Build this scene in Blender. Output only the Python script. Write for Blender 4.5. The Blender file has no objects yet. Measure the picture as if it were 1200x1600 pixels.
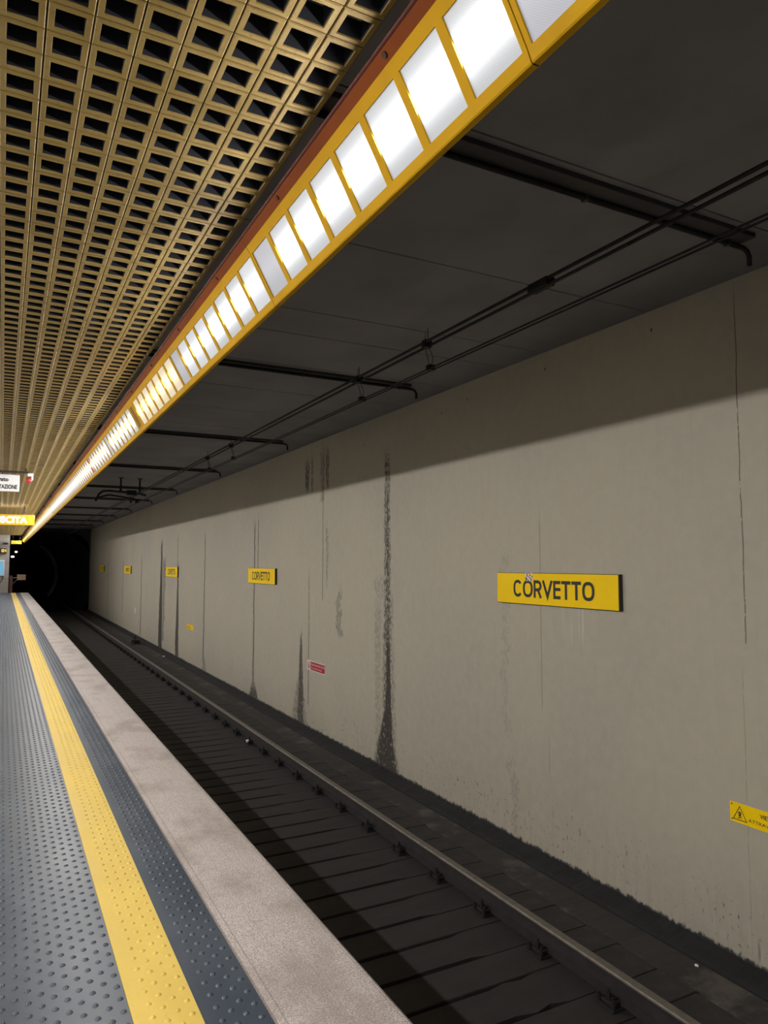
import bpy, bmesh, math, random
import numpy as np
from mathutils import Matrix, Vector
random.seed(7)
C = bpy.context.scene.collection
S = bpy.context.scene

# ------------------------------------------------------------------ camera, world, exposure
cam_d = bpy.data.cameras.new('camera')
cam = bpy.data.objects.new('camera', cam_d); C.objects.link(cam)
cam_d.sensor_fit = 'VERTICAL'; cam_d.sensor_height = 36.0
cam_d.lens = 36.0*1120.0/1600.0
cam_d.clip_start = 0.05; cam_d.clip_end = 300
R = Matrix(((0.88329621, -0.03381707, -0.46759407),
            (-0.46881532, -0.06371483, -0.88099524),
            (0.0, 0.99739502, -0.07213303)))
cam.matrix_world = Matrix.Translation((0, 0, 1.55)) @ R.to_4x4()
S.camera = cam
w = bpy.data.worlds.new('tunnel_dark'); S.world = w; w.use_nodes = True
w.node_tree.nodes['Background'].inputs[0].default_value = (0, 0, 0, 1)
w.node_tree.nodes['Background'].inputs[1].default_value = 0.0
S.view_settings.view_transform = 'Standard'
S.view_settings.look = 'None'
S.view_settings.gamma = 1.0
S.view_settings.use_curve_mapping = False
S.view_settings.exposure = 0.0
LAMP_W = 36.0            # watts of each lit strip-light section
S.cycles.max_bounces = 8
S.cycles.diffuse_bounces = 5
S.cycles.use_light_tree = True
S.cycles.sample_clamp_indirect = 4.0

# ------------------------------------------------------------------ material helpers
def srgb(r, g, b):
    f = lambda c: c/12.92 if c <= 0.04045 else ((c+0.055)/1.055)**2.4
    return (f(r/255), f(g/255), f(b/255), 1)

class NT:
    def __init__(s, name):
        s.m = bpy.data.materials.new(name); s.m.use_nodes = True
        s.t = s.m.node_tree; s.b = s.t.nodes['Principled BSDF']
    def node(s, typ, **kw):
        n = s.t.nodes.new(typ)
        for k, v in kw.items(): setattr(n, k, v)
        return n
    def link(s, a, b): s.t.links.new(a, b)
    def put(s, sock, v):
        if hasattr(v, 'is_linked') or hasattr(v, 'links'): s.link(v, sock)
        else: sock.default_value = v
    def math(s, op, a, b=0.0, c=None, clamp=False):
        n = s.node('ShaderNodeMath', operation=op); n.use_clamp = clamp
        s.put(n.inputs[0], a); s.put(n.inputs[1], b)
        if c is not None: s.put(n.inputs[2], c)
        return n.outputs[0]
    def coords(s, kind='Object'):
        return s.node('ShaderNodeTexCoord').outputs[kind]
    def mapping(s, vec, scale=(1, 1, 1), loc=(0, 0, 0)):
        n = s.node('ShaderNodeMapping'); s.link(vec, n.inputs[0])
        n.inputs['Scale'].default_value = scale; n.inputs['Location'].default_value = loc
        return n.outputs[0]
    def noise(s, vec, scale, detail=4, rough=0.55):
        n = s.node('ShaderNodeTexNoise'); s.link(vec, n.inputs['Vector'])
        n.inputs['Scale'].default_value = scale; n.inputs['Detail'].default_value = detail
        n.inputs['Roughness'].default_value = rough
        return n.outputs['Fac']
    def ramp(s, v, a, b, lo=0.0, hi=1.0):
        n = s.node('ShaderNodeMapRange', interpolation_type='SMOOTHSTEP'); s.put(n.inputs[0], v)
        for i, x in zip((1, 2, 3, 4), (a, b, lo, hi)): s.put(n.inputs[i], x)
        return n.outputs[0]
    def mix(s, f, a, b, mode='MIX'):
        n = s.node('ShaderNodeMix', data_type='RGBA', blend_type=mode)
        s.put(n.inputs['Factor'], f); s.put(n.inputs[6], a); s.put(n.inputs[7], b)
        return n.outputs[2]
    def bump(s, h, strength, dist=0.01):
        n = s.node('ShaderNodeBump'); s.put(n.inputs['Height'], h)
        n.inputs['Strength'].default_value = strength; n.inputs['Distance'].default_value = dist
        s.link(n.outputs[0], s.b.inputs['Normal'])
    def base(s, v): s.put(s.b.inputs['Base Color'], v)
    def rough(s, v): s.put(s.b.inputs['Roughness'], v)

def simple(name, col, rough=0.6, metal=0.0, var=0.25, scale=6.0, bump=0.0, dirt=None, spec=0.5):
    m = NT(name)
    co = m.coords('Object')
    n = m.noise(co, scale, 5)
    dark = tuple(c*(1-var) for c in col[:3])+(1,)
    lite = tuple(min(1, c*(1+var)) for c in col[:3])+(1,)
    c = m.mix(m.ramp(n, 0.3, 0.7), dark, lite)
    if dirt:
        n2 = m.noise(co, scale*0.37, 6, 0.7)
        c = m.mix(m.ramp(n2, 0.5, 0.75, 0, 0.8), c, dirt)
    m.base(c); m.rough(rough); m.b.inputs['Metallic'].default_value = metal; m.b.inputs['Specular IOR Level'].default_value = spec
    if bump: m.bump(m.noise(co, scale*8, 4), bump)
    return m.m

def emit(name, col, strength, base=(0.02, 0.02, 0.02, 1)):
    m = NT(name); m.base(base)
    m.b.inputs['Emission Color'].default_value = col
    m.b.inputs['Emission Strength'].default_value = strength
    return m.m

# ------------------------------------------------------------------ mesh helpers
class MB:
    def __init__(s): s.v = []; s.f = []; s.mi = []; s.uv = {}
    def quad(s, a, b, c, d, mi=0, uv=None):
        n = len(s.v); s.v += [tuple(a), tuple(b), tuple(c), tuple(d)]
        if uv: s.uv[len(s.f)] = uv
        s.f.append((n, n+1, n+2, n+3)); s.mi.append(mi)
    def poly(s, pts, mi=0):
        n = len(s.v); s.v += [tuple(p) for p in pts]
        s.f.append(tuple(range(n, n+len(pts)))); s.mi.append(mi)
    def box(s, x0, x1, y0, y1, z0, z1, mi=0, bev=0.0):
        n = len(s.v)
        if bev <= 0:
            s.v += [(x, y, z) for z in (z0, z1) for y in (y0, y1) for x in (x0, x1)]
            F = [(0, 2, 3, 1), (4, 5, 7, 6), (0, 1, 5, 4), (1, 3, 7, 5), (3, 2, 6, 7), (2, 0, 4, 6)]
            for f in F: s.f.append(tuple(n+i for i in f)); s.mi.append(mi)
        else:
            b = bmesh.new()
            bmesh.ops.create_cube(b, size=1)
            for v in b.verts:
                v.co = ((x0+x1)/2+v.co.x*(x1-x0), (y0+y1)/2+v.co.y*(y1-y0), (z0+z1)/2+v.co.z*(z1-z0))
            bmesh.ops.bevel(b, geom=b.edges[:], offset=bev, segments=2, affect='EDGES', profile=0.5)
            s.addbm(b, mi)
    def addbm(s, b, mi=0):
        n = len(s.v); b.verts.index_update()
        s.v += [tuple(v.co) for v in b.verts]
        for f in b.faces: s.f.append(tuple(n+v.index for v in f.verts)); s.mi.append(mi)
        b.free()
    def prism(s, prof, y0, y1, mi=0, axis='y', caps=True):
        """closed profile [(x,z)] swept along y (or axis 'x': profile (y,z) swept along x)"""
        n = len(s.v); k = len(prof)
        P = (lambda p, t: (p[0], t, p[1])) if axis == 'y' else (lambda p, t: (t, p[0], p[1]))
        s.v += [P(p, y0) for p in prof]+[P(p, y1) for p in prof]
        for i in range(k):
            j = (i+1) % k; s.f.append((n+i, n+j, n+k+j, n+k+i)); s.mi.append(mi)
        if caps:
            s.f.append(tuple(n+i for i in reversed(range(k)))); s.mi.append(mi)
            s.f.append(tuple(n+k+i for i in range(k))); s.mi.append(mi)
    def tube(s, pts, r, seg=8, mi=0, caps=True):
        pts = [Vector(p) for p in pts]; n0 = len(s.v)
        for i, p in enumerate(pts):
            d = (pts[min(i+1, len(pts)-1)]-pts[max(i-1, 0)]).normalized()
            up = Vector((0, 0, 1)) if abs(d.z) < 0.9 else Vector((0, 1, 0))
            a = d.cross(up).normalized(); b = a.cross(d)
            rr = r[i] if isinstance(r, (list, tuple)) else r
            for k in range(seg):
                t = 2*math.pi*k/seg; s.v.append(tuple(p+a*rr*math.cos(t)+b*rr*math.sin(t)))
        for i in range(len(pts)-1):
            for k in range(seg):
                j = (k+1) % seg
                s.f.append((n0+i*seg+k, n0+i*seg+j, n0+(i+1)*seg+j, n0+(i+1)*seg+k)); s.mi.append(mi)
        if caps:
            s.f.append(tuple(n0+k for k in reversed(range(seg)))); s.mi.append(mi)
            e = n0+(len(pts)-1)*seg; s.f.append(tuple(e+k for k in range(seg))); s.mi.append(mi)
    def mesh(s, name, mats):
        m = bpy.data.meshes.new(name); m.from_pydata(s.v, [], s.f)
        for x in (mats if isinstance(mats, (list, tuple)) else [mats]): m.materials.append(x)
        m.polygons.foreach_set('material_index', s.mi)
        if s.uv:
            L = m.uv_layers.new(name='uv')
            for fi, uv in s.uv.items():
                for li, q in zip(m.polygons[fi].loop_indices, uv): L.data[li].uv = q
        b = bmesh.new(); b.from_mesh(m); bmesh.ops.recalc_face_normals(b, faces=b.faces[:]); b.to_mesh(m); b.free()
        m.update(); return m

def put(name, me, parent=None, loc=(0, 0, 0), smooth=False):
    o = bpy.data.objects.new(name, me); C.objects.link(o); o.location = loc
    if parent: o.parent = parent
    if smooth and me: me.polygons.foreach_set('use_smooth', [True]*len(me.polygons))
    return o
def build(mb, name, mats, parent=None, loc=(0, 0, 0), smooth=False):
    return put(name, mb.mesh(name, mats), parent, loc, smooth)
def tag(o, label, cat, group=None):
    o['label'] = label; o['category'] = cat
    if group: o['group'] = group
    return o
def struct(o): o['kind'] = 'structure'; return o
def thing(name, label, cat, loc=(0, 0, 0), group=None):
    o = bpy.data.objects.new(name, None); C.objects.link(o); o.location = loc
    o.empty_display_size = 0.1
    return tag(o, label, cat, group)
def dup(root, loc=None, label=None, rotz=None):
    r = root.copy(); C.objects.link(r)
    if loc is not None: r.location = loc
    if rotz is not None: r.rotation_euler = (0, 0, rotz)
    if label: r['label'] = label
    def kids(a, b):
        for ch in a.children:
            c = ch.copy(); C.objects.link(c); c.parent = b; kids(ch, c)
    kids(root, r)
    return r
def ORD(n):
    w = ['zeroth', 'first', 'second', 'third', 'fourth', 'fifth', 'sixth', 'seventh', 'eighth', 'ninth', 'tenth', 'eleventh', 'twelfth',
         'thirteenth', 'fourteenth', 'fifteenth', 'sixteenth', 'seventeenth', 'eighteenth', 'nineteenth', 'twentieth']
    if n <= 20: return w[n]
    return {2: 'twenty', 3: 'thirty', 4: 'forty', 5: 'fifty', 6: 'sixty', 7: 'seventy'}[n//10]+'-'+w[n % 10] if n % 10 else \
        {3: 'thirtieth', 4: 'fortieth', 5: 'fiftieth', 6: 'sixtieth', 7: 'seventieth'}[n//10]

def text_mesh(txt, height, mat, width=None, bold=0.0, depth=0.0015, name='lettering', align='LEFT'):
    """lettering in the local XY plane, cap height = height, optional total width"""
    cu = bpy.data.curves.new('t', 'FONT'); cu.body = txt; cu.size = 1.0; cu.offset = bold; cu.resolution_u = 3
    cu.fill_mode = 'FRONT'
    o = bpy.data.objects.new('t', cu); C.objects.link(o)
    dg = bpy.context.evaluated_depsgraph_get(); dg.update()
    me = bpy.data.meshes.new_from_object(o.evaluated_get(dg))
    bpy.data.objects.remove(o); bpy.data.curves.remove(cu)
    co = np.empty(len(me.vertices)*3, np.float32); me.vertices.foreach_get('co', co); co = co.reshape(-1, 3)
    x0, x1 = co[:, 0].min(), co[:, 0].max(); cap = 0.729
    sy = height/cap; sx = sy if width is None else width/(x1-x0)
    co[:, 0] = (co[:, 0]-x0)*sx; co[:, 1] *= sy; co[:, 2] = 0
    if align == 'CENTER': co[:, 0] -= (x1-x0)*sx/2
    me.vertices.foreach_set('co', co.ravel()); me.materials.clear(); me.materials.append(mat)
    me.name = name; me.update(); return me

def stroke_mesh(paths, t):
    """thick strokes: list of (points, closed) -> MB of ribbons in XY plane"""
    mb = MB()
    for k, (pts, closed) in enumerate(paths):
        P = [Vector((p[0], p[1])) for p in pts]; n = len(P); off = []
        for i in range(n):
            a = P[i-1] if (i > 0 or closed) else None
            c = P[(i+1) % n] if (i < n-1 or closed) else None
            d1 = (P[i]-a).normalized() if a is not None else None
            d2 = (c-P[i]).normalized() if c is not None else None
            if d1 is None: d1 = d2
            if d2 is None: d2 = d1
            nn = Vector((-(d1.y+d2.y), d1.x+d2.x)).normalized()
            cosv = max(0.35, nn.dot(Vector((-d1.y, d1.x))))
            off.append(nn*(t/2/cosv))
        for i in range(n if closed else n-1):
            j = (i+1) % n; z = 0.0002*k
            q = [(P[i]+off[i]), (P[i]-off[i]), (P[j]-off[j]), (P[j]+off[j])]
            mb.quad(*[(v.x, v.y, z) for v in q])
    return mb
WALL_ROT = Matrix(((0, 0, -1, 0), (-1, 0, 0, 0), (0, 1, 0, 0), (0, 0, 0, 1)))  # text plane -> wall facing -X, reading towards -Y
def on_wall(name, me, parent, loc):
    o = put(name, me, parent); o.matrix_local = Matrix.Translation(loc) @ WALL_ROT; return o
FACE_ROT = Matrix(((1, 0, 0, 0), (0, 0, -1, 0), (0, 1, 0, 0), (0, 0, 0, 1)))   # text plane -> facing -Y
def on_face(name, me, parent, loc):
    o = put(name, me, parent); o.matrix_local = Matrix.Translation(loc) @ FACE_ROT; return o

# ------------------------------------------------------------------ dimensions (metres; platform top z = 0)
WX = 4.65                      # track wall
EDGE = 1.287                   # platform edge
YB, YE = -7.0, 43.456            # platform ends
YT = 46.6                      # tunnel mouth
CEIL = 3.63                    # slab over the track
GR = 3.02                      # underside of the grille
TRK = -1.21                    # top of sleepers

# ------------------------------------------------------------------ materials
def wall_material(ya, yb):
    m = NT('painted_track_wall')
    co = m.coords('Object')
    sep = m.node('ShaderNodeSeparateXYZ'); m.link(co, sep.inputs[0]); y, z = sep.outputs[1], sep.outputs[2]
    big = m.noise(co, 0.5, 4); fine = m.noise(co, 9, 6, 0.65)
    stre = m.noise(m.mapping(co, (1, 5.0, 0.35)), 3.0, 6, 0.65)
    grain = m.noise(m.mapping(co, (1, 14.0, 5.0)), 3.0, 6, 0.75)
    crumb = m.noise(m.mapping(co, (1, 8.0, 4.5)), 3.0, 4, 0.75)
    grain = m.math('ADD', m.math('MULTIPLY', grain, .5), m.math('MULTIPLY', crumb, .5))
    grain = m.math('MULTIPLY_ADD', m.math('SUBTRACT', grain, .5), 2.0, .5)
    wob = m.math('SUBTRACT', m.noise(m.mapping(co, (1, 0.2, 2.6)), 1.6, 4), 0.5)
    c = m.mix(m.ramp(big, 0.3, 0.7), srgb(166, 160, 146), srgb(174, 167, 150))
    c = m.mix(m.ramp(fine, 0.35, 0.7, 0, 0.18), c, srgb(196, 187, 168))
    c = m.mix(m.ramp(stre, 0.5, 0.8, 0, 0.10), c, srgb(126, 120, 108))
    # (y0, half width at top, half width at bottom, z low, z high, wobble, strength, grain threshold)
    ST = [(8.667, .10, .16, -.7, 3.25, .12, .8, .545), (8.66, .03, .07, -.3, 2.75, .12, .95, .50), (8.64, .05, .17, -1.3, .75, .06, 1.0, .41), (8.70, .02, .44, -1.3, -.15, .05, 1.0, .45), (8.64, .16, .30, -1.2, 1.4, .2, .5, .565), (8.95, .14, .10, -.9, 1.2, .2, .35, .57), (8.9, .3, .2, 1.0, 1.6, .4, .3, .57),
          (10.91, .009, .012, .9, 3.7, .02, .95, .36), (10.75, .10, .07, 2.7, 3.6, .15, .7, .50), (11.63, .13, .10, 2.75, 3.5, .15, .8, .49), (10.95, .16, .10, 2.5, 3.6, .2, .5, .54), (10.75, .07, .04, 1.1, 2.4, .2, .5, .55),
          (11.40, .05, .05, 2.7, 3.6, .08, .6, .5), (11.85, .05, .20, -1.3, .5, .14, .9, .44), (11.9, .15, .5, -1.3, -.3, .14, .6, .55), (11.5, .02, .03, -.9, 1.6, .05, .6, .45),
          (10.25, .12, .14, .35, 1.35, .6, .5, .53), (14.53, .05, .07, -1.3, 2.6, .12, .7, .44), (14.5, .10, .42, -1.3, -.75, .08, .95, .44), (14.3, .04, .04, 1.2, 2.7, .06, .6, .46),
          (18.71, .05, .08, -1.1, 2.5, .12, .7, .42), (18.6, .1, .3, -1.3, -.7, .2, .5, .5), (21.9, .08, .30, -1.3, 1.7, .15, .95, .36), (22.0, .05, .06, 1.2, 2.6, .1, .6, .46),
          (24.47, .14, .40, -1.3, 2.45, .2, 1.0, .26), (24.0, .3, .2, -1.0, 1.9, .5, .6, .5), (28.3, .08, .14, -1.2, 2.0, .2, .65, .42), (33.0, .1, .14, -.6, 1.9, .2, .45, .45), (38.0, .1, .15, -1.0, 1.9, .2, .4, .45),
          (6.05, .09, .07, -.3, 1.9, .5, .16, .57), (5.95, .10, .06, -1.25, -.2, .4, .22, .56), (5.50, .0045, .0045, .1, 2.2, .004, .6, .3), (5.41, .004, .004, -.5, .1, .01, .5, .38),
          (3.315, .006, .007, .9, 3.7, .03, .65, .46), (3.35, .004, .004, -1.2, 1.0, .02, .3, .48), (3.30, .012, .012, -1.2, -.9, .02, .9, .42)]
    ST = [q for q in ST if ya <= q[0] < yb]
    tot = None
    for (y0, w1, w0, z0, z1, wb, st, th) in ST:
        d = m.math('ABSOLUTE', m.math('MULTIPLY_ADD', wob, wb, m.math('SUBTRACT', y, y0)))
        hw = m.ramp(z, z0, z1, w0, w1)
        a = m.math('SUBTRACT', 1.0, m.math('DIVIDE', d, hw), clamp=True)
        v = m.math('MULTIPLY', m.ramp(z, z0, z0+.12), m.ramp(z, z1-.35, z1, 1, 0))
        a = m.math('MULTIPLY', m.ramp(a, 0.0, 0.45), v)
        g = m.ramp(m.math('ADD', grain, m.math('MULTIPLY', a, 0.12)), th, th+0.09)
        a = m.math('MULTIPLY', m.math('MULTIPLY', a, g), st)
        tot = a if tot is None else m.math('MAXIMUM', tot, a)
    # spalled, dirty foot of the wall
    foot = m.noise(m.mapping(co, (1, 4.0, 2.0)), 4.0, 6, 0.75)
    fz = m.math('MULTIPLY_ADD', foot, 0.14, -1.262)
    dirt = m.ramp(z, m.math('ADD', fz, 0.03), fz, 0, 1)
    spk = m.noise(m.mapping(co, (1, 1.2, 0.8)), 26.0, 3, 0.6)
    zone = m.math('MULTIPLY', m.ramp(z, -0.55, -1.0), m.ramp(m.noise(co, 1.3, 3), 0.4, 0.6, .25, 1))
    chips = m.math('MULTIPLY', m.ramp(spk, 0.61, 0.67, 0, .85), zone)
    haze = m.math('MULTIPLY', m.ramp(z, -0.5, -1.25, 0, .07), m.ramp(stre, .35, .65))
    tot = m.math('MAXIMUM', m.math('MAXIMUM', tot, chips), haze)
    # drilled anchor holes high on the wall
    for (hy, hz) in [q for q in ((4.07, 3.47), (5.38, 3.46), (6.72, 3.43), (7.27, 3.38), (9.4, 3.3)) if ya <= q[0] < yb]:
        dd = m.math('ADD', m.math('POWER', m.math('SUBTRACT', y, hy), 2.0), m.math('POWER', m.math('MULTIPLY', m.math('SUBTRACT', z, hz), .6), 2.0))
        tot = m.math('MAXIMUM', tot, m.ramp(dd, 0.00003, .00018, .8, 0))
    c = m.mix(tot, c, srgb(58, 53, 48))
    c = m.mix(dirt, c, srgb(44, 44, 46))
    # pale dribbles under the first station sign
    drib = m.noise(m.mapping(co, (1, 40, 0.8)), 1.0, 2)
    dz = m.math('MULTIPLY', m.math('MULTIPLY', m.ramp(z, .75, 1.0), m.ramp(z, 1.12, 1.17, 1, 0)), m.math('MULTIPLY', m.ramp(y, 4.7, 4.8), m.ramp(y, 5.3, 5.4, 1, 0)))
    c = m.mix(m.math('MULTIPLY', dz, m.ramp(drib, .55, .7, 0, .45)), c, srgb(205, 198, 182))
    m.base(c); m.rough(0.75)
    h = m.math('SUBTRACT', m.math('ADD', m.math('MULTIPLY', fine, .4), m.math('MULTIPLY', grain, .15)), m.math('MULTIPLY', tot, 1.2))
    m.bump(h, 0.35, 0.012)
    return m.m

def stone_material():
    m = NT('pale_granite_edge')
    co = m.coords('Object'); sp = m.noise(co, 160, 3, 0.7); md = m.noise(co, 22, 5, 0.7); bg = m.noise(m.mapping(co, (1.4, .8, 1)), 2.2, 4)
    c = m.mix(m.ramp(sp, .35, .65), srgb(138, 129, 126), srgb(208, 198, 193))
    c = m.mix(m.ramp(md, .5, .75, 0, .28), c, srgb(118, 106, 98))
    c = m.mix(m.ramp(bg, .45, .68, 0, .55), c, srgb(134, 121, 113))
    sep = m.node('ShaderNodeSeparateXYZ'); m.link(co, sep.inputs[0]); x = sep.outputs[0]
    for (x0, hw, st) in ((.872, .006, .6), (.905, .003, .5), (1.262, .003, .5), (1.02, .0015, .3), (1.105, .0015, .3)):
        d = m.math('ABSOLUTE', m.math('SUBTRACT', x, x0))
        c = m.mix(m.ramp(d, hw*.4, hw, st, 0), c, srgb(92, 82, 74))
    scuff = m.noise(m.mapping(co, (1, .6, 1)), 5.0, 7, .75)
    c = m.mix(m.ramp(scuff, .66, .76, 0, .6), c, srgb(84, 74, 64))
    m.base(c); m.rough(m.ramp(md, .3, .7, .55, .75)); m.bump(m.math('ADD', sp, m.math('MULTIPLY', md, .6)), 0.35, 0.004)
    return m.m

def rubber_material(name, a, b, rlo, rhi):
    m = NT(name)
    co = m.coords('Object'); n = m.noise(m.mapping(co, (1.2, .5, 1)), 3.0, 6, .65); f = m.noise(co, 45, 4, .6)
    c = m.mix(m.ramp(n, .35, .7), a, b)
    c = m.mix(m.ramp(f, .58, .75, 0, .3), c, tuple(x*.6 for x in a[:3])+(1,))
    m.base(c); m.rough(m.ramp(n, .3, .7, rlo, rhi))
    m.b.inputs['Specular IOR Level'].default_value = .5
    m.bump(m.noise(m.mapping(co, (1, .6, 1)), 7.0, 2, .4), .10, .006)
    return m.m

def sleeper_material(name, a, b, dust):
    m = NT(name)
    co = m.coords('Object'); n = m.noise(m.mapping(co, (.6, 3, 2)), 4, 6, .65); d = m.noise(co, 1.7, 6, .7)
    c = m.mix(m.ramp(n, .3, .7), a, b)
    c = m.mix(m.ramp(d, .52, .66, 0, .6), c, dust)
    m.base(c); m.rough(.8); m.bump(n, .4, .008)
    return m.m

M = {}
WSEG = [YB, 7.6, 9.7, 13.1, 19.6, 60.0]      # stretches of the wall with their own stains
M['wall'] = [wall_material(a, b) for a, b in zip(WSEG, WSEG[1:])]
M['stone'] = stone_material()
M['rubber'] = rubber_material('blue_grey_rubber', srgb(58, 67, 79), srgb(70, 79, 90), .30, .36)
M['yellow_rubber'] = rubber_material('yellow_rubber', srgb(208, 178, 80), srgb(220, 190, 92), .45, .62)
M['concrete'] = simple('dark_concrete', srgb(92, 88, 84), .85, 0, .2, 3, .3)
M['ceil'] = simple('sooty_ceiling', srgb(130, 128, 133), .9, 0, .12, 1.2, .1)
M['soot'] = simple('soot_black', srgb(32, 32, 34), .9, 0, .25, 4, .3)
M['tunnel'] = simple('tunnel_lining', srgb(62, 60, 60), .9, 0, .2, 2, .3)
M['leftwall'] = simple('platform_wall_panels', srgb(206, 202, 194), .6, 0, .06, 1.5)
M['endwall'] = simple('end_wall_panels', srgb(160, 154, 148), .6, 0, .1, 1.5)
M['sleeper'] = sleeper_material('oiled_sleeper', srgb(38, 35, 35), srgb(48, 43, 42), srgb(66, 58, 55))
M['infill'] = sleeper_material('sooty_infill', srgb(36, 35, 35), srgb(45, 42, 42), srgb(62, 56, 54))
M['strip'] = sleeper_material('dusty_strip', srgb(42, 41, 41), srgb(56, 53, 52), srgb(100, 93, 88))
M['rail_head'] = simple('rail_running_surface', srgb(112, 106, 98), .5, .35, .15, 20)
M['rail'] = simple('rusty_rail', srgb(46, 42, 42), .7, .2, .2, 10, .2)
M['iron'] = simple('black_iron', srgb(40, 38, 38), .7, .3, .2, 12)
M['wire'] = simple('dark_wire', srgb(34, 32, 34), .6, .4, .1, 12)
M['tray'] = simple('dark_conduit', srgb(58, 56, 60), .6, .2, .12, 6)
M['yellow'] = simple('yellow_paint', srgb(184, 140, 0), .6, 0, .06, 2.5, .03, dirt=srgb(150, 110, 24), spec=.15)
M['brown'] = simple('orange_brown_paint', srgb(112, 52, 6), .6, 0, .12, 3, .05, spec=.15)
M['maroon'] = simple('maroon_trim', srgb(92, 52, 52), .25, .3, .1, 6)
M['bolt'] = simple('dark_screw', srgb(52, 34, 26), .5, .5, .1, 40)
M['black'] = simple('black_enamel', srgb(34, 34, 32), .5, 0, .1, 8)
M['sign_yellow'] = simple('sign_yellow', srgb(255, 211, 0), .6, 0, .03, 3, spec=.2)
M['ink'] = simple('black_ink', srgb(30, 30, 26), .6, 0, .05, 5)
M['white'] = simple('white_enamel', srgb(222, 220, 222), .4, 0, .03, 4)
M['red'] = simple('red_enamel', srgb(172, 44, 54), .45, 0, .06, 4)
M['pink_ink'] = simple('faded_white_ink', srgb(238, 196, 196), .5, 0, .04, 9)
M['grey_metal'] = simple('grey_metal', srgb(120, 118, 120), .45, .5, .1, 8)
M['brown_post'] = simple('brown_steel', srgb(92, 56, 44), .6, .1, .12, 8)
M['black_shade'] = simple('housing_and_hole_shade', srgb(24, 24, 32), .9, 0, .1, 4)
M['chip'] = simple('white_scrap', srgb(236, 234, 228), .6, 0, .03, 9)

def brass_material():
    m = NT('gilded_grille')
    co = m.coords('Object'); oi = m.node('ShaderNodeObjectInfo').outputs['Random']
    off = m.node('ShaderNodeVectorMath', operation='ADD'); m.link(co, off.inputs[0])
    cmb = m.node('ShaderNodeCombineXYZ'); m.put(cmb.inputs[0], m.math('MULTIPLY', oi, 37.0)); m.put(cmb.inputs[1], m.math('MULTIPLY', oi, 91.0))
    m.link(cmb.outputs[0], off.inputs[1]); v = off.outputs[0]
    n = m.noise(v, 2.5, 5, .6); f = m.noise(v, 40, 6, .75)
    c = m.mix(m.ramp(n, .3, .7), srgb(116, 95, 44), srgb(134, 112, 58))
    c = m.mix(m.ramp(f, .52, .72, 0, .7), c, srgb(84, 64, 38))
    m.base(c); m.b.inputs['Metallic'].default_value = .25; m.rough(m.ramp(n, .3, .7, .36, .5)); m.bump(f, .2, .003)
    return m.m
M['brass'] = brass_material()

def diffuser_material(name, col, edge, peak, base_col=(.07, .07, .075, 1)):
    """backlit prismatic cover: brightest along the tube behind it, fine prism dots"""
    m = NT(name)
    uv = m.node('ShaderNodeUVMap').outputs[0]
    sep = m.node('ShaderNodeSeparateXYZ'); m.link(uv, sep.inputs[0]); u, v = sep.outputs[0], sep.outputs[1]
    d = m.math('SUBTRACT', v, .52)
    g = m.math('POWER', 2.718, m.math('MULTIPLY', m.math('MULTIPLY', d, d), -21.0))
    k = 2*math.pi
    dots = m.math('MULTIPLY', m.math('SINE', m.math('MULTIPLY', u, k/.0075)), m.math('SINE', m.math('MULTIPLY', v, k*30)))
    e = m.math('ADD', edge, m.math('MULTIPLY', g, peak))
    e = m.math('MULTIPLY', e, m.math('MULTIPLY_ADD', dots, .16, 1.0))
    m.base(base_col); m.rough(.3)
    m.b.inputs['Emission Color'].default_value = col
    m.put(m.b.inputs['Emission Strength'], e)
    return m.m
M['lit'] = diffuser_material('lit_diffuser', (.93, .96, 1, 1), .40, 1.9)
M['half'] = diffuser_material('dim_diffuser', (.88, .9, 1, 1), .34, .10)
M['cool'] = diffuser_material('soft_diffuser', (.9, .94, 1, 1), .52, .62)
M['cream'] = diffuser_material('cream_diffuser', (1, .84, .56, 1), .62, .75)
M['off'] = diffuser_material('unlit_diffuser_glow', (.85, .87, .98, 1), .36, .06)  # tube off; light from neighbouring sections put in as faint emission
M['far'] = diffuser_material('far_lit_diffuser', (1, .97, .92, 1), .85, .9)

# ------------------------------------------------------------------ setting
# wall beside the track
mb = MB()
for i, (a, b) in enumerate(zip(WSEG, WSEG[1:])): mb.box(WX, WX+.4, a, min(b, YT), -1.6, CEIL+.4, i)
struct(build(mb, 'wall_right', M['wall']))
# sooty kerb at the foot of the wall
mb = MB(); rr = random.Random(3); N = 1600; prev = None
for i in range(N+1):
    yy = YB+(YT-YB)*i/N; j = rr.uniform(-.006, .006)+.008*math.sin(yy*2.3)*math.sin(yy*.7); h = rr.uniform(-.005, .005)
    prof = [(4.45+j*.4, yy, -1.42), (4.45+j*.4, yy, -1.255+h*.2), (4.48+j, yy, -1.238+h*.4), (4.58+j*.5, yy, -1.225+h*.5), (WX+.002, yy, -1.20+h)]
    if prev:
        for a in range(4): mb.quad(prev[a], prev[a+1], prof[a+1], prof[a])
    prev = prof
struct(build(mb, 'baseboard_right', M['soot']))
# slab over the track in strips with open joints
mb = MB(); J = [YB, -1.2, 0.1, 1.45, 2.72, 4.10, 5.40, 6.0, 7.0, 8.15, 9.41, 10.68, 12.0, 13.3, 14.6, 15.95, 17.3, 18.6, 20.0, 22.0, 24.0, 26.6, 29.2, 31.8, 34.4, 37, 39.6, 42.2, YT]
for a, b in zip(J, J[1:]): mb.box(-2.1, WX, a+.007, b-.007, CEIL, CEIL+.12)
mb.box(-2.1, WX, YB, YT, CEIL+.05, CEIL+.35)
struct(build(mb, 'ceiling', M['ceil']))
mb = MB(); mb.box(-1.684, -1.226, YB, YE, 3.035, 3.06)
struct(build(mb, 'trim_2', M['ceil']))
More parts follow.
